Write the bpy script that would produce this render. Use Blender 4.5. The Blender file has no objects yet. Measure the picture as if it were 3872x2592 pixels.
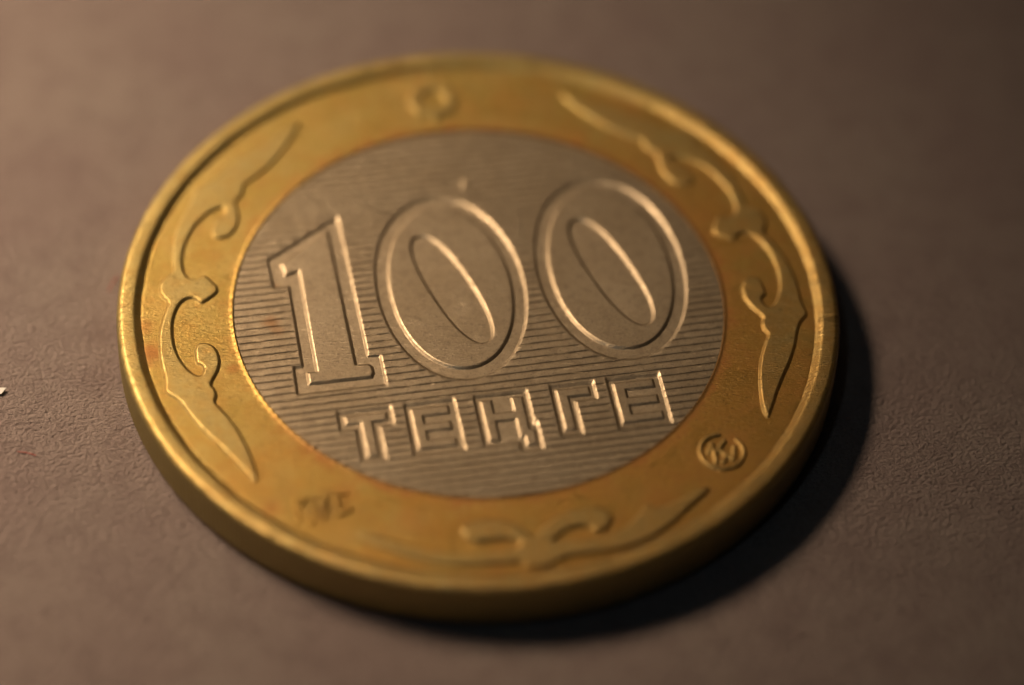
import bpy, math, random
import numpy as np
from mathutils import Matrix, Vector
random.seed(7); rng = np.random.default_rng(7)
S = bpy.context.scene
S.unit_settings.system = 'METRIC'; S.unit_settings.scale_length = 0.001   # one unit is one millimetre
COL = S.collection

# ------------------------------------------------------------------ camera
TOP = 1.90                                   # rim height above the table
def make_camera():
    d, el, roll = 115.58, 0.851, 0.0509
    target = Vector((1.18, -1.744, TOP))
    fwd = Vector((0, math.cos(el), -math.sin(el))); right = Vector((1, 0, 0)); up = right.cross(fwd)
    X = right * math.cos(roll) + up * math.sin(roll); Y = -right * math.sin(roll) + up * math.cos(roll)
    pos = target - fwd * d
    cam = bpy.data.cameras.new('camera'); ob = bpy.data.objects.new('camera', cam); COL.objects.link(ob)
    m = Matrix((X, Y, -fwd)).transposed().to_4x4(); m.translation = pos; ob.matrix_world = m
    cam.sensor_width = 36; cam.lens = 13000 / 3872 * 36
    cam.clip_start = 1; cam.clip_end = 5000
    cam.dof.use_dof = True
    cam.dof.focus_distance = (Vector((0, -2.30, TOP - .1)) - pos).dot(fwd)
    cam.dof.aperture_fstop = cam.lens * 1e-3 / 7.6   # entrance pupil 7.6 mm wide
    S.camera = ob
make_camera()

# ------------------------------------------------------------------ light
W = bpy.data.worlds.new("World"); S.world = W; W.use_nodes = True
W.node_tree.nodes['Background'].inputs[0].default_value = (0.9, 0.95, 1.0, 1)
W.node_tree.nodes['Background'].inputs[1].default_value = 0.004
S.view_settings.view_transform = 'Standard'; S.view_settings.look = 'None'
S.view_settings.exposure = 0; S.view_settings.gamma = 1
def lamp(name, loc, aim, size, power, color):
    l = bpy.data.lights.new(name, 'AREA'); l.shape = 'DISK'; l.size = size; l.energy = power; l.color = color
    o = bpy.data.objects.new(name, l); COL.objects.link(o); o.location = loc
    o.rotation_euler = (Vector(aim) - Vector(loc)).to_track_quat('-Z', 'Y').to_euler()
def spot(name, loc, aim, radius, power, color, cone, blend):
    l = bpy.data.lights.new(name, 'SPOT'); l.shadow_soft_size = radius; l.energy = power; l.color = color
    l.spot_size = math.radians(cone); l.spot_blend = blend
    o = bpy.data.objects.new(name, l); COL.objects.link(o); o.location = loc
    o.rotation_euler = (Vector(aim) - Vector(loc)).to_track_quat('-Z', 'Y').to_euler()
spot('desk_lamp', (-94.0, 46.0, 77.0), (-51, 16, 0), 47, 4950000, (1.0, 0.78, 0.57), 39, 1.0)
lamp('ceiling_bounce_fill', (25, 230, 240), (0, 0, 0), 190, 13500, (1.0, 0.78, 0.55))  # added soft disk, stands in for light bounced from above and behind
lamp('window_glow', (-55, -75, 235), (0, 0, 0), 18, 20000, (0.55, 0.80, 1.0))

# ------------------------------------------------------------------ helpers
def tag(o, **k):
    for a, b in k.items(): o[a] = b
def mesh_obj(name, V, F, mat, parent=None, smooth=True):
    me = bpy.data.meshes.new(name)
    me.from_pydata(np.asarray(V).tolist() if not isinstance(V, list) else V, [], np.asarray(F).tolist() if not isinstance(F, list) else F)
    me.update()
    if smooth: me.polygons.foreach_set('use_smooth', [True] * len(me.polygons))
    me.materials.append(mat)
    o = bpy.data.objects.new(name, me); COL.objects.link(o)
    if parent: o.parent = parent
    return o
def seg_dist(P, a, b):
    ab = b - a; L = (ab * ab).sum() + 1e-12
    t = np.clip(((P - a) @ ab) / L, 0, 1)
    d = P - a - t[..., None] * ab
    return np.sqrt((d * d).sum(-1))
def poly_sdf(P, poly):                       # positive inside
    poly = np.asarray(poly, float); n = len(poly)
    d = np.full(P.shape[:-1], 1e9); ins = np.zeros(P.shape[:-1], bool)
    x, y = P[..., 0], P[..., 1]
    for i in range(n):
        a, b = poly[i], poly[(i + 1) % n]
        d = np.minimum(d, seg_dist(P, a, b))
        if a[1] != b[1]:
            c = ((a[1] > y) != (b[1] > y)) & (x < (b[0] - a[0]) * (y - a[1]) / (b[1] - a[1]) + a[0])
            ins ^= c
    return np.where(ins, d, -d)
def box_sdf(P, x0, x1, y0, y1):
    qx = np.abs(P[..., 0] - (x0 + x1) / 2) - (x1 - x0) / 2; qy = np.abs(P[..., 1] - (y0 + y1) / 2) - (y1 - y0) / 2
    return -(np.hypot(np.maximum(qx, 0), np.maximum(qy, 0)) + np.minimum(np.maximum(qx, qy), 0))
def mitre_box(P, x0, x1, y0, y1):            # square-cornered outside too
    return np.minimum((x1 - x0) / 2 - np.abs(P[..., 0] - (x0 + x1) / 2), (y1 - y0) / 2 - np.abs(P[..., 1] - (y0 + y1) / 2))
def strokes_sdf(P, segs, w):
    d = np.full(P.shape[:-1], 1e9)
    for a, b in segs: d = np.minimum(d, seg_dist(P, np.array(a, float), np.array(b, float)))
    return w - d
def superellipse(c, a, b, tilt, n, N=120):   # a along the long axis, tilt = direction of the long axis
    t = np.linspace(0, 2 * np.pi, N, endpoint=False); co, si = np.cos(t), np.sin(t)
    u = a * np.sign(co) * np.abs(co) ** (2 / n); v = b * np.sign(si) * np.abs(si) ** (2 / n)
    ct, st = math.cos(tilt), math.sin(tilt)
    return np.c_[c[0] + u * ct - v * st, c[1] + u * st + v * ct]
def chaikin(p, it=2):
    p = np.asarray(p, float)
    for _ in range(it):
        q = np.roll(p, -1, 0); p = np.stack([.8 * p + .2 * q, .2 * p + .8 * q], 1).reshape(-1, 2)
    return p
def smooth01(x): x = np.clip(x, 0, 1); return x * x * (3 - 2 * x)
def wall(s, w): return .75 * np.clip(s / w + .5, 0, 1) + .25 * smooth01(s / w + .5)
def relief(name, sdf, bbox, base, h, mat, parent, res=.025, w=.11, dome=0.0, dome_w=.5):
    """raised part of a struck coin: a height grid whose flank dips just under the surface it rises from"""
    x0, x1, y0, y1 = bbox; m = w
    xs = np.arange(x0 - m, x1 + m + res, res); ys = np.arange(y0 - m, y1 + m + res, res)
    X, Y = np.meshgrid(xs, ys); P = np.stack([X, Y], -1)
    s = sdf(P)
    k = wall(s, w)
    z = base - .012 + (h + .012) * k + dome * smooth01(np.clip(s, 0, None) / dome_w)
    keep = s > -w * .62
    cell = keep[:-1, :-1] | keep[1:, :-1] | keep[:-1, 1:] | keep[1:, 1:]
    idx = np.arange(X.size).reshape(X.shape)
    f = np.stack([idx[:-1, :-1][cell], idx[:-1, 1:][cell], idx[1:, 1:][cell], idx[1:, :-1][cell]], -1)
    used = np.unique(f); mp = np.zeros(X.size, int); mp[used] = np.arange(len(used))
    V = np.c_[X.ravel(), Y.ravel(), z.ravel()][used]
    return mesh_obj(name, V, mp[f], mat, parent)

# ------------------------------------------------------------------ materials
class NT:
    def __init__(self, name):
        self.m = bpy.data.materials.new(name); self.m.use_nodes = True
        self.t = self.m.node_tree; self.b = self.t.nodes['Principled BSDF']
        tc = self.t.nodes.new('ShaderNodeTexCoord'); self.co = tc.outputs['Object']
    def put(self, sock, v):
        if hasattr(v, 'default_value') or isinstance(v, bpy.types.NodeSocket): self.t.links.new(v, sock)
        else: sock.default_value = v
    def node(self, typ, ins=(), out=0, **props):
        n = self.t.nodes.new(typ)
        for k, v in props.items(): setattr(n, k, v)
        for k, v in dict(ins).items(): self.put(n.inputs[k], v)
        return n.outputs[out]
    def math(self, op, a, b=0.0, c=0.0): return self.node('ShaderNodeMath', {0: a, 1: b, 2: c}, operation=op)
    def noise(self, scale, detail=3, rough=.55, vec=None, dist=0.0):
        return self.node('ShaderNodeTexNoise', {'Vector': vec or self.co, 'Scale': scale, 'Detail': detail, 'Roughness': rough, 'Distortion': dist})
    def ramp(self, v, a, b, x=0.0, y=1.0):
        return self.node('ShaderNodeMapRange', {0: v, 1: a, 2: b, 3: x, 4: y}, interpolation_type='SMOOTHSTEP')
    def mix(self, f, a, b, mode='MIX'):
        n = self.t.nodes.new('ShaderNodeMix'); n.data_type = 'RGBA'; n.blend_type = mode
        self.put(n.inputs[0], f); self.put(n.inputs[6], a); self.put(n.inputs[7], b); return n.outputs[2]
    def scaled(self, s, rot=(0, 0, 0)):
        return self.node('ShaderNodeMapping', {'Vector': self.co, 'Scale': s, 'Rotation': rot})
    def bump(self, h, strength, dist, normal=None):
        ins = {'Height': h, 'Strength': strength, 'Distance': dist}
        if normal is not None: ins['Normal'] = normal
        return self.node('ShaderNodeBump', ins)
    def xyz(self):
        n = self.t.nodes.new('ShaderNodeSeparateXYZ'); self.t.links.new(self.co, n.inputs[0]); return n.outputs
    def spot(self, x, y, r):                 # soft round mask about a point of the coin face
        X, Y, _ = self.xyz()
        d = self.math('SQRT', self.math('ADD', self.math('POWER', self.math('SUBTRACT', X, x), 2.0), self.math('POWER', self.math('SUBTRACT', Y, y), 2.0)))
        return self.ramp(self.math('ADD', d, self.math('MULTIPLY', self.noise(2.2, 3), r * .9)), r * .55, r * 1.6, 1.0, 0.0)
def rgb(*c): return (*c, 1)

R2 = 8.32
def brass_material(rubbed=False):
    n = NT('rubbed brass' if rubbed else 'aged brass')
    big, mid, fine = n.noise(.55, 4, .6), n.noise(2.6, 4, .6), n.noise(11, 3, .6)
    streak = n.noise(1.0, 3, .6, n.scaled((5, 26, 5), (0, 0, math.radians(-8))))
    col = n.mix(n.ramp(big, .32, .7), rgb(.385, .265, .066), rgb(.45, .32, .098))
    col = n.mix(n.math('MULTIPLY', n.ramp(mid, .46, .68), .7), col, rgb(.40, .24, .06))
    col = n.mix(n.math('MULTIPLY', n.ramp(streak, .5, .75), .35), col, rgb(.42, .25, .06))
    # grime packed along the joint with the centre disc, and a few copper-red stains
    X, Y, Z = n.xyz()
    r = n.math('SQRT', n.math('ADD', n.math('MULTIPLY', X, X), n.math('MULTIPLY', Y, Y)))
    rag = n.math('ADD', r, n.math('MULTIPLY', n.math('SUBTRACT', mid, .5), -1.3))
    joint = n.math('MULTIPLY', n.ramp(rag, R2 + .05, R2 + .65, 1.0, 0.0), n.ramp(r, R2 + .04, R2 + .13))
    joint = n.math('MULTIPLY', joint, n.math('MULTIPLY', n.ramp(n.math('ADD', X, n.math('MULTIPLY', n.noise(.35, 2), 3.0)), -7.6, -3.0, .25, 1.0), n.ramp(n.noise(.8, 3), .34, .58, .5, 1.0)))
    seam = n.math('MULTIPLY', n.ramp(r, R2 + .05, R2 + .20, 1.0, 0.0), n.ramp(n.math('ADD', X, n.math('MULTIPLY', n.noise(.9, 3), 2.5)), -6.4, -3.4))
    brown_mix = n.ramp(n.math('ADD', n.math('ADD', n.math('MULTIPLY', X, .028), n.math('MULTIPLY', Y, -.018)), n.math('MULTIPLY', n.math('SUBTRACT', n.noise(.5, 4, .6), .5), 1.6)), -.35, .40, .10, .85)
    col = n.mix(brown_mix, col, rgb(.42, .215, .045))       # browner towards the right and bottom, in patches
    stain = n.math('MAXIMUM', n.math('MULTIPLY', joint, .95), n.math('MULTIPLY', n.ramp(n.math('ADD', n.noise(1.25, 5, .65), n.math('MULTIPLY', X, .006)), .46, .76), .55))
    for sx, sy, sr, a in ((-10.9, -2.9, .75, .95), (-11.2, -1.7, .5, .6), (-6.3, -9.2, .5, .6), (-3.95, -8.25, .5, .5), (8.6, -5.3, .5, .7), (-8.05, -3.4, .35, .7), (-1.7, -9.4, .9, .45), (6.2, -8.0, 1.0, .5)):
        stain = n.math('MAXIMUM', stain, n.math('MULTIPLY', n.spot(sx, sy, sr), a))
    if rubbed:                                       # high points are kept clean by handling: paler, hardly any tarnish
        stain = n.math('MULTIPLY', stain, .30)
        col = n.mix(n.ramp(mid, .3, .7, .50, .25), col, rgb(.40, .31, .13))
    col = n.mix(stain, col, rgb(.33, .135, .026))
    col = n.mix(n.math('MULTIPLY', seam, .85), col, rgb(.10, .045, .012))
    pits = n.noise(7.5, 2, .5, n.scaled((.8, 1.6, 1), (0, 0, math.radians(-8))))
    speck = n.math('MULTIPLY', n.math('MAXIMUM', n.ramp(fine, .60, .70), n.ramp(pits, .64, .72)), .75)
    col = n.mix(speck, col, rgb(.13, .085, .03))
    dirt = n.math('MULTIPLY', n.spot(-4.65, -9.05, .85), n.ramp(n.noise(5, 3), .35, .6, .25, .75))
    col = n.mix(dirt, col, rgb(.17, .10, .035))
    edge = n.ramp(r, 12.19, 12.24)                 # outer side wall is duller and more olive than the face
    col = n.mix(n.math('MULTIPLY', edge, .8), col, rgb(.37, .30, .115))
    scr = n.noise(1.0, 2, .5, n.scaled((2.0, 30, 4), (0, 0, math.radians(64))))
    scr2 = n.noise(1.0, 2, .5, n.scaled((2.4, 34, 4), (0, 0, math.radians(-35))))
    n.put(n.b.inputs['Base Color'], col)
    n.put(n.b.inputs['Metallic'], n.math('SUBTRACT', n.math('SUBTRACT', .92, n.math('MULTIPLY', stain, .35)), n.math('MULTIPLY', edge, .35)))
    n.put(n.b.inputs['Roughness'], n.math('ADD', n.math('ADD', .35, n.math('MULTIPLY', mid, .14)), n.math('MULTIPLY', stain, .12)))
    h = n.math('ADD', n.math('ADD', n.math('MULTIPLY', fine, .5), n.math('MULTIPLY', streak, .6)), n.math('ADD', n.math('MULTIPLY', n.ramp(scr, .60, .72), .5), n.math('MULTIPLY', n.ramp(scr2, .62, .72), .45)))
    n.put(n.b.inputs['Normal'], n.bump(h, .6, .035))
    return n.m
def nickel_material():
    n = NT('worn cupronickel')
    big, mid, fine = n.noise(.5, 4, .6), n.noise(3.0, 4, .6), n.noise(13, 3, .65)
    scr = n.noise(1.0, 2, .5, n.scaled((2.2, 30, 4), (0, 0, math.radians(58))))
    scr2 = n.noise(1.0, 2, .5, n.scaled((2.6, 34, 4), (0, 0, math.radians(-20))))
    col = n.mix(n.ramp(big, .3, .7), rgb(.41, .305, .185), rgb(.46, .35, .22))
    col = n.mix(n.math('MULTIPLY', n.ramp(mid, .46, .70), .6), col, rgb(.28, .205, .125))
    col = n.mix(n.math('MULTIPLY', n.ramp(fine, .53, .70), .6), col, rgb(.15, .11, .075))
    for sx, sy, sr, a in ((-7.1, .35, .4, .6), (-6.9, -.1, .3, .4)):
        col = n.mix(n.math('MULTIPLY', n.spot(sx, sy, sr), a), col, rgb(.36, .16, .05))
    n.put(n.b.inputs['Base Color'], col)
    n.put(n.b.inputs['Metallic'], .93)
    n.put(n.b.inputs['Roughness'], n.math('ADD', .345, n.math('MULTIPLY', mid, .14)))
    h = n.math('ADD', n.math('MULTIPLY', fine, .5), n.math('ADD', n.math('MULTIPLY', n.ramp(scr, .60, .72), .6), n.math('MULTIPLY', n.ramp(scr2, .62, .72), .5)))
    n.put(n.b.inputs['Normal'], n.bump(h, .45, .03))
    return n.m
def table_material():
    n = NT('brown grained card')
    big = n.noise(.16, 3, .5); mid = n.noise(.9, 4, .6)
    g1 = n.noise(1.0, 4, .68, n.scaled((3.6, 5.2, 4), (0, 0, math.radians(25))), .0)
    g2 = n.noise(1.0, 4, .66, n.scaled((7.0, 9.5, 6), (0, 0, math.radians(-15))), .2)
    col = n.mix(n.ramp(big, .3, .7), rgb(.282, .203, .170), rgb(.312, .237, .193))
    col = n.mix(n.math('MULTIPLY', n.ramp(mid, .40, .70), .45), col, rgb(.195, .132, .112))
    col = n.mix(n.math('MULTIPLY', n.ramp(g2, .36, .72), .5), col, rgb(.145, .10, .084))
    n.put(n.b.inputs['Base Color'], col); n.put(n.b.inputs['Roughness'], .62)
    n.put(n.b.inputs['Specular IOR Level'], .35)
    h = n.math('ADD', g1, n.math('MULTIPLY', g2, .75))
    n.put(n.b.inputs['Normal'], n.bump(h, 1.0, .29))
    return n.m
def plain(name, c, rough=.8):
    n = NT(name); v = n.noise(3, 3)
    n.put(n.b.inputs['Base Color'], n.mix(v, rgb(*c), rgb(*[q * .8 for q in c]))); n.put(n.b.inputs['Roughness'], rough); return n.m
BRASS, RUBBED, NICKEL, CARD = brass_material(), brass_material(True), nickel_material(), table_material()

# ------------------------------------------------------------------ table
def grid(x0, x1, y0, y1, nx, ny, z):
    xs, ys = np.linspace(x0, x1, nx), np.linspace(y0, y1, ny); X, Y = np.meshgrid(xs, ys)
    Z = np.zeros_like(X) + z
    i = np.arange(X.size).reshape(X.shape)
    return np.c_[X.ravel(), Y.ravel(), Z.ravel()], np.stack([i[:-1, :-1], i[:-1, 1:], i[1:, 1:], i[1:, :-1]], -1).reshape(-1, 4)
V, F = grid(-300, 300, -300, 300, 61, 61, 0)
table = mesh_obj('table_top', V, F, CARD); tag(table, kind='structure')

# ------------------------------------------------------------------ coin body
FIELD = TOP - .17           # ring field
BASE = TOP - .258           # floor of the centre disc
PHI = math.radians(12.5)    # the design is turned on the table
coin = bpy.data.objects.new('coin', None); COL.objects.link(coin); coin.location = (0, 0, 0)
tag(coin, label='worn two-metal coin with a brass ring and grey centre reading 100 ТЕҢГЕ, lying flat', category='coin')

def lathe(name, prof, N, mat, parent, fn=None):
    prof = np.array(prof, float); a = np.linspace(0, 2 * np.pi, N, endpoint=False)
    R = prof[:, 0][:, None] + np.zeros(N); Z = prof[:, 1][:, None] + np.zeros(N); A = np.zeros_like(R) + a
    if fn: R, Z = fn(R.copy(), Z.copy(), A)
    V = np.stack([R * np.cos(A), R * np.sin(A), Z], -1).reshape(-1, 3)
    i = np.arange(R.size).reshape(R.shape); j = np.roll(i, -1, 1)
    F = np.stack([i[:-1], i[1:], j[1:], j[:-1]], -1).reshape(-1, 4)
    return mesh_obj(name, V, F[:, ::-1], mat, parent)
def wob(A, seed, ks, amp):
    g = np.random.default_rng(seed); out = 0
    for k in ks: out = out + amp * g.normal() * np.sin(k * A + g.uniform(0, 6.28)) / math.sqrt(len(ks))
    return out
def ring_shape(R, Z, A):
    lip = np.exp(-((R - R2 - .05) / .06) ** 2)
    bead = .5 + .5 * np.sin(A * 174 + wob(A, 3, (5, 9, 14), .5))
    side = (np.cos(A - math.pi - PHI) * .5 + .5)
    Z = Z + lip * (.006 + .055 * (.35 + .65 * bead) * side ** 3)
    return R, Z
ring = lathe('outer_ring', [(R2 - .02, FIELD - .3), (R2 - .005, FIELD - .03), (R2 + .02, FIELD - .005), (R2 + .04, FIELD), (R2 + .07, FIELD), (R2 + .10, FIELD), (R2 + .13, FIELD), (R2 + .18, FIELD), (R2 + .3, FIELD)]
             + [(r, FIELD) for r in np.linspace(R2 + .6, 11.3, 8)] + [(11.45, FIELD), (11.55, FIELD - .02)], 1440, BRASS, coin, ring_shape)
NICKS = [(0.010, .10, -.7), (-.012, .05, .5), (-.028, .05, .5), (-.05, .035, .4), (-.075, .04, .4), (.05, .03, .3), (-.11, .03, .3)]
def rim_shape(R, Z, A):
    reed = np.sin(A * 360)
    sidew = ((Z < TOP - .16) & (Z > .16) & (R > 12)).astype(float)
    R = R + sidew * .016 * reed
    a = (A + math.pi) % (2 * math.pi) - math.pi
    for c, w, d in NICKS:
        on = (R > 11.6) & (Z > TOP - .2)
        line = a - c - (R - 11.9) * .035
        Z = Z - on * d * .07 * np.exp(-(line / (w * .05)) ** 2)
    topm = Z > TOP - .25
    R = R + topm * (wob(A, 5, (31, 47, 83, 131), .006))
    Z = Z + topm * wob(A, 8, (3, 7, 23, 61), .006)
    return R, Z
rim = lathe('rim', [(11.40, FIELD - .03), (11.42, FIELD - .004), (11.45, FIELD + .012), (11.51, FIELD + .05), (11.57, FIELD + .092), (11.62, FIELD + .130), (11.66, TOP - .016), (11.69, TOP - .004), (11.74, TOP), (11.9, TOP), (12.05, TOP), (12.085, TOP - .004), (12.11, TOP - .014), (12.14, TOP - .03), (12.175, TOP - .052), (12.21, TOP - .078), (12.235, TOP - .125), (12.248, TOP - .20)]
            + [(12.25, z) for z in np.linspace(TOP - .30, .3, 7)] + [(12.24, .22), (12.2, .12), (12.12, .04), (12.0, .0), (11.5, .0), (0.01, .0)], 2880, RUBBED, coin, rim_shape)
disc = lathe('centre_disc', [(0.001, BASE), (2, BASE), (4, BASE), (6, BASE), (7.5, BASE), (R2 - .12, BASE), (R2 - .06, BASE - .01), (R2 - .02, BASE - .05), (R2 - .01, BASE - .2)], 720, NICKEL, coin)

def design(o):                                # parts drawn upright, then turned with the design
    o.rotation_euler = (0, 0, PHI); return o
for o in (disc,): pass

# ------------------------------------------------------------------ centre: numerals
ONE = [(-4.57, 4.27), (-4.52, -1.97), (-4.10, -2.00), (-4.0, -2.12), (-3.98, -2.40), (-4.08, -2.58), (-6.20, -2.58), (-6.20, -2.07), (-5.87, -2.07), (-5.84, 2.50), (-6.32, 2.38), (-6.41, 2.92)]
ONE_M = [(-4.17, 4.80), (-4.08, -1.64), (-3.67, -1.68), (-3.66, -2.95), (-6.62, -2.95), (-6.58, -1.77), (-6.28, -1.77), (-6.24, 1.90), (-6.76, 1.90), (-6.80, 3.15)]
ZEROS = [((-.815, 1.012), (-.798, .92)), ((4.76, 1.062), (4.752, .917))]
UP = math.radians(90)
def numeral_one(P): return poly_sdf(P, ONE)
parts = []
def add(name, sdf, bbox, h, w=.11, res=.025, mat=NICKEL, parent=None, base=None, **k):
    o = design(relief(name, sdf, bbox, BASE if base is None else base, h, mat, parent or disc, res, w, **k)); return o
add('numeral_one', numeral_one, (-6.5, -3.9, -2.7, 4.4), .078, w=.135)
moats = [lambda P: poly_sdf(P, ONE_M)]
for co, ci in ZEROS:
    outer = superellipse(co, 3.68, 2.09, UP, 2.06, 160); inner = superellipse(ci, 2.66, .71, math.radians(106.5), 2.3, 140)
    f = lambda P, o=outer, i=inner: np.minimum(poly_sdf(P, o), -poly_sdf(P, i))
    add('numeral_zero', f, (co[0] - 2.2, co[0] + 2.2, co[1] - 3.8, co[1] + 3.8), .076, w=.13, res=.025)
    m = superellipse(co, 4.17, 2.50, UP, 2.04, 160)
    moats.append(lambda P, m=m: poly_sdf(P, m))

# ------------------------------------------------------------------ centre: the word
def dy(x): return .012 * x
LET = [
    ('T', [(-5.24, -3.86, -4.42, -4.11), (-4.73, -4.37, -5.88, -4.2)], [(-5.44, -3.68, -4.66, -3.93), (-4.93, -4.17, -6.08, -4.2)]),
    ('E', [(-3.03, -2.68, -5.84, -4.15), (-3.03, -1.80, -4.45, -4.15), (-3.03, -1.82, -5.13, -4.83), (-3.03, -1.77, -5.84, -5.55)], [(-3.2, -1.55, -6.09, -3.95)]),
    ('H', [(-.68, -.34, -5.88, -4.18), (.36, .71, -5.88, -4.18), (-.6, .6, -5.08, -4.77), (.52, .88, -6.25, -5.62)], [(-.86, .90, -6.1, -3.98), (.3, 1.0, -6.47, -5.34)]),
    ('G', [(1.89, 2.24, -5.83, -4.11), (1.89, 2.98, -4.43, -4.11)], [(1.72, 3.17, -4.66, -3.93), (1.72, 2.42, -6.05, -4.2)]),
    ('E', [(3.83, 4.18, -5.83, -4.13), (3.83, 5.17, -4.43, -4.13), (3.83, 5.17, -5.12, -4.82), (3.83, 5.20, -5.83, -5.54)], [(3.66, 5.42, -6.06, -3.93)]),
]
for ch, boxes, mo in LET:
    bx = [(a, b, c + dy((a + b) / 2), d + dy((a + b) / 2)) for a, b, c, d in boxes]
    f = lambda P, bx=bx: np.max([box_sdf(P, *b) for b in bx], 0) + .025
    add('letter', f, (min(b[0] for b in bx) - .1, max(b[1] for b in bx) + .1, min(b[2] for b in bx) - .1, max(b[3] for b in bx) + .1), .058, w=.11)
    for b in mo:
        bb = (b[0], b[1], b[2] + dy((b[0] + b[1]) / 2), b[3] + dy((b[0] + b[1]) / 2))
        moats.append(lambda P, bb=bb: mitre_box(P, *bb))

# ------------------------------------------------------------------ centre: engraved hatching, one raised bar per line
PITCH = .302; RH = .072
prof_t = np.array([-.5, -.465, -.415, -.34, 0, .34, .415, .465, .5])
prof_h = np.array([.60, .72, .90, .98, 1.0, .98, .90, .72, .60])
GA = math.radians(.4); cg, sg = math.cos(GA), math.sin(GA)
def components(cell):                        # separate islands of a boolean grid, touching at a corner counts as one
    lab = np.zeros(cell.shape, int); out = []; H, Wd = cell.shape
    for j, i in zip(*np.nonzero(cell)):
        if lab[j, i]: continue
        n = len(out) + 1; lab[j, i] = n; st = [(j, i)]
        while st:
            a, b = st.pop()
            for a2 in range(max(a - 1, 0), min(a + 2, H)):
                for b2 in range(max(b - 1, 0), min(b + 2, Wd)):
                    if cell[a2, b2] and not lab[a2, b2]: lab[a2, b2] = n; st.append((a2, b2))
        out.append(n)
    return [lab == n for n in out]
for k in range(-28, 29):
    yc = k * PITCH + .02
    if abs(yc) > R2: continue
    half = math.sqrt((R2 + .06) ** 2 - max(abs(yc) - .16, 0) ** 2)
    xs = np.arange(-half - .06, half + .09, .03); ys = yc + prof_t * PITCH
    X, Y = np.meshgrid(xs, ys)
    gx, gy = X * cg - Y * sg, X * sg + Y * cg
    P = np.stack([gx, gy], -1)
    s = 1.0 + 0 * gx
    for m in moats: s = np.minimum(s, -m(P))
    e = wall(s, .12); soft = .35 + .65 * smooth01((s - .02) / .16)
    p1, p2 = rng.uniform(0, 6.28, 2); wave = 1 + .03 * np.sin(X * 2.3 + p1) * np.sin(X * 6.1 + p2)
    z = BASE - .012 + (RH * ((1 - (1 - prof_h[:, None]) * soft) * wave) + .012) * e
    keep = (s > -.10) & (np.hypot(gx, gy) < R2 + .03)
    cell = keep[:-1, :-1] | keep[1:, :-1] | keep[:-1, 1:] | keep[1:, 1:]
    if not cell.any(): continue
    idx = np.arange(X.size).reshape(X.shape)
    for piece in components(cell):
        if piece.sum() < 12: continue
        f = np.stack([idx[:-1, :-1][piece], idx[:-1, 1:][piece], idx[1:, 1:][piece], idx[1:, :-1][piece]], -1)
        used = np.unique(f); mp = np.zeros(X.size, int); mp[used] = np.arange(len(used))
        design(mesh_obj('hatch_bar', np.c_[gx.ravel(), gy.ravel(), z.ravel()][used], mp[f], NICKEL, disc))

# ------------------------------------------------------------------ ring: scroll ornaments
HALF = [(10.88, 0), (10.82, 1.8), (10.5, 3.8), (10.65, 6.5), (10.8, 9.5), (10.9, 12.5), (10.97, 16), (11.0, 19), (11.03, 22), (11.2, 24.6), (10.92, 26.6), (10.83, 29), (10.8, 32), (10.72, 36), (10.62, 40), (10.6, 44), (10.68, 48), (10.72, 50.4),
        (10.5, 49.5), (10.25, 47.3), (9.97, 43.7), (9.77, 39.3), (9.73, 35.4), (9.8, 32), (9.86, 30.2), (9.68, 29.0), (9.62, 27.5), (9.68, 25.8), (9.45, 24.2), (9.22, 22.5), (9.07, 20.3), (9.05, 18), (9.12, 16.3), (9.28, 15.1), (9.5, 14.6), (9.67, 15.0), (9.77, 16.2), (9.82, 18.3), (9.84, 19.6), (9.72, 20.2), (9.66, 21.2), (9.76, 22.6), (9.9, 23.1), (10.08, 22.2), (10.24, 20.2), (10.37, 17.5), (10.43, 14.5), (10.43, 11.5), (10.39, 8.8), (10.3, 6.3), (10.15, 4), (9.96, 2.7), (9.74, 2.3), (9.56, 2.9), (9.4, 4.0), (8.8, 0)]
def scroll(axis_deg, k):
    low = [(r, t * k) for r, t in HALF]; up = [(r, -t * k) for r, t in HALF[1:-1]][::-1]
    rt = chaikin([(r * math.cos(math.radians(t)), r * math.sin(math.radians(t))) for r, t in low + up], 2)
    a = math.radians(axis_deg); rot = np.array([[math.cos(a), -math.sin(a)], [math.sin(a), math.cos(a)]])
    P0 = rt @ rot.T
    b = (P0[:, 0].min(), P0[:, 0].max(), P0[:, 1].min(), P0[:, 1].max())
    relief('scroll_ornament', lambda P: poly_sdf(P, P0), b, FIELD, .085, RUBBED, ring, .025, .125)
scroll(179.7, 1.0); scroll(26.3, 1.0)
FLAME = [(-3.49, -9.99), (-3.05, -10.03), (-2.19, -10.4), (-1.3, -10.64), (-0.34, -10.78), (0.6, -10.68), (1.66, -10.41), (1.79, -10.07), (1.37, -10.01), (0.82, -10.13), (0.42, -10.22), (0.04, -10.09), (-0.19, -9.79), (-0.07, -9.53), (0.38, -9.31), (1.02, -9.24), (1.59, -9.36), (2.04, -9.8), (2.26, -9.91), (2.47, -9.47), (2.86, -9.04), (3.41, -8.73), (4.05, -8.53), (4.55, -8.65), (4.73, -9.0), (4.51, -9.44), (4.17, -9.56), (4.0, -9.32), (3.7, -9.31), (3.27, -9.49), (2.9, -9.85), (2.81, -10.08), (3.44, -9.97), (4.24, -9.78), (4.99, -9.45), (5.46, -8.92), (5.83, -8.21), (6.06, -8.47), (6.46, -8.31), (6.86, -8.04), (7.42, -7.63), (7.86, -7.43), (7.76, -7.71), (7.18, -8.37), (6.62, -9.1), (5.91, -9.75), (5.04, -10.19), (4.09, -10.41), (3.3, -10.59), (2.99, -10.85), (2.72, -11.03), (2.33, -11.1), (1.95, -11.05), (1.9, -10.92), (1.02, -11.07), (-0.17, -11.19), (-1.36, -11.07), (-2.33, -10.77), (-3.06, -10.47), (-3.49, -10.21)]
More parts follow.
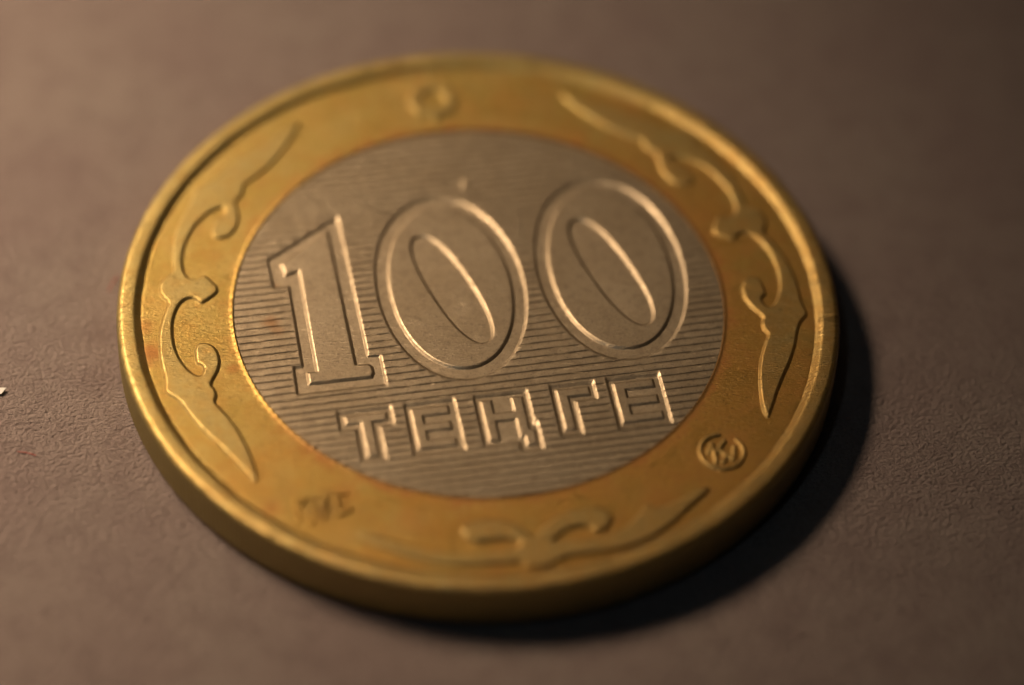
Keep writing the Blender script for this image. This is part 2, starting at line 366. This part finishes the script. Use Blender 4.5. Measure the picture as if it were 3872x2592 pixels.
FL = chaikin(FLAME, 2)
relief('scroll_ornament', lambda P: poly_sdf(P, FL), (-3.6, 7.95, -11.4, -7.3), FIELD, .11, RUBBED, ring, .03, .13)

# ------------------------------------------------------------------ ring: marks
def at(r, deg): return np.array((r * math.cos(math.radians(deg)), r * math.sin(math.radians(deg))))
def local(P, c, ang):
    q = P - c; ca, sa = math.cos(-ang), math.sin(-ang)
    return np.stack([q[..., 0] * ca - q[..., 1] * sa, q[..., 0] * sa + q[..., 1] * ca], -1)
# rosette above the figure
c = at(9.92, 102.2)
def rosette(P):
    q = local(P, c, PHI); r = np.hypot(q[..., 0], q[..., 1]); a = np.arctan2(q[..., 1], q[..., 0])
    return (.20 + .07 * np.cos(8 * a) * (r > .66)) - np.abs(r - .66)
relief('rosette_emblem', rosette, (c[0] - 1, c[0] + 1, c[1] - 1, c[1] + 1), FIELD, .10, RUBBED, ring, .025, .14)
# mint mark: open circle round a small monogram
c2 = at(10.15, -35.6)
def mint(P):
    q = local(P, c2, PHI); r = np.hypot(q[..., 0], q[..., 1]); a = np.degrees(np.arctan2(q[..., 1], q[..., 0]))
    ringd = .075 - np.abs(r - .72)
    ringd = np.where(np.abs((a - 62 + 180) % 360 - 180) < 20, -1 + 0 * r, ringd)
    k = strokes_sdf(q, [((-.27, -.38), (-.27, .36)), ((-.22, -.02), (.16, .40)), ((-.08, .06), (.30, -.36)), ((.34, -.30), (.44, .12)), ((-.42, .05), (-.27, .36)), ((-.05, -.42), (.1, -.2))], .085)
    return np.maximum(ringd, k)
relief('mint_mark', mint, (c2[0] - .9, c2[0] + .9, c2[1] - .9, c2[1] + .9), FIELD, .075, RUBBED, ring, .022, .10)
# bank initials
c3 = at(10.17, -117.25)
GLY = [[((-.22, -.45), (-.22, .45)), ((-.2, 0), (.2, .45)), ((-.12, .06), (.2, -.43)), ((.2, -.43), (.28, -.62))],
       [((0, -.48), (0, 0)), ((0, 0), (-.27, .45)), ((0, 0), (.27, .45)), ((-.2, -.12), (.2, -.12))],
       [((-.2, -.45), (-.2, .45)), ((-.2, .45), (.22, .45)), ((-.2, .05), (.1, .05)), ((.1, .05), (.24, -.08)), ((.24, -.08), (.24, -.32)), ((.24, -.32), (.1, -.45)), ((.1, -.45), (-.2, -.45))]]
for g, off in zip(GLY, (-.64, 0, .64)):
    cc = c3 + np.array((math.cos(PHI), math.sin(PHI))) * off
    relief('small_letter', lambda P, g=g, cc=cc: strokes_sdf(local(P, cc, PHI) / .9, g, .075), (cc[0] - .75, cc[0] + .75, cc[1] - .75, cc[1] + .75), FIELD, .075, BRASS, ring, .02, .09)

c4 = np.array((-.74, 5.73))
add_burr = relief('burr', lambda P: .11 - seg_dist(P, c4 - np.array((.04, .20)), c4 + np.array((.06, .20))), (c4[0] - .3, c4[0] + .3, c4[1] - .5, c4[1] + .5), BASE + .068, .03, NICKEL, disc, .025, .2)
# ------------------------------------------------------------------ bits on the table
def fibre(name, pts, r, mat, label, group=None):
    c = bpy.data.curves.new(name, 'CURVE'); c.dimensions = '3D'; c.bevel_depth = r; c.bevel_resolution = 2
    s = c.splines.new('NURBS'); s.points.add(len(pts) - 1); s.use_endpoint_u = True; s.order_u = 4
    for p, q in zip(s.points, pts): p.co = (*q, 1)
    tmp = bpy.data.objects.new(name, c); COL.objects.link(tmp)
    me = bpy.data.meshes.new_from_object(tmp.evaluated_get(bpy.context.evaluated_depsgraph_get()))
    bpy.data.objects.remove(tmp); me.materials.append(mat) if not me.materials else None
    o = bpy.data.objects.new(name, me); COL.objects.link(o); tag(o, label=label, category='fibre')
    me.materials.clear(); me.materials.append(mat)
    if group: o['group'] = group
    return o
RED = plain('red fibre', (.45, .06, .04)); WHITE = plain('white paper', (.58, .54, .47))
fibre('red_fibre', [(-12.86, 1.30, .04), (-12.8, 1.5, .10), (-12.72, 1.75, .16), (-12.60, 2.02, .06)], .014, RED, 'tiny red fibre on the brown table beside the left edge of the coin')
fibre('red_fibre', [(-15.05, -6.02, .03), (-14.85, -6.08, .07), (-14.65, -6.06, .06), (-14.40, -6.16, .03)], .012, RED, 'tiny red fibre on the brown table below the white paper speck')
def fleck(x, y, s, rot, label):
    o2 = [(-.5, -.2), (.1, -.34), (.62, .08), (.2, .3), (-.42, .26)]
    V, n = [], len(o2)
    for h in (0, .055):
        for i, (a, b) in enumerate(o2):
            V.append((a * s, b * s, h + .03 + .10 * max(a, 0)))
    F = [list(range(n))[::-1], list(range(n, 2 * n))] + [[i, (i + 1) % n, n + (i + 1) % n, n + i] for i in range(n)]
    o = mesh_obj('paper_speck', V, F, WHITE, None, False); o.location = (x, y, 0); o.rotation_euler = (0, 0, rot)
    tag(o, label=label, category='speck'); return o
fleck(-15.98, -3.5, .40, .35, 'small white paper speck on the brown table at the far left')
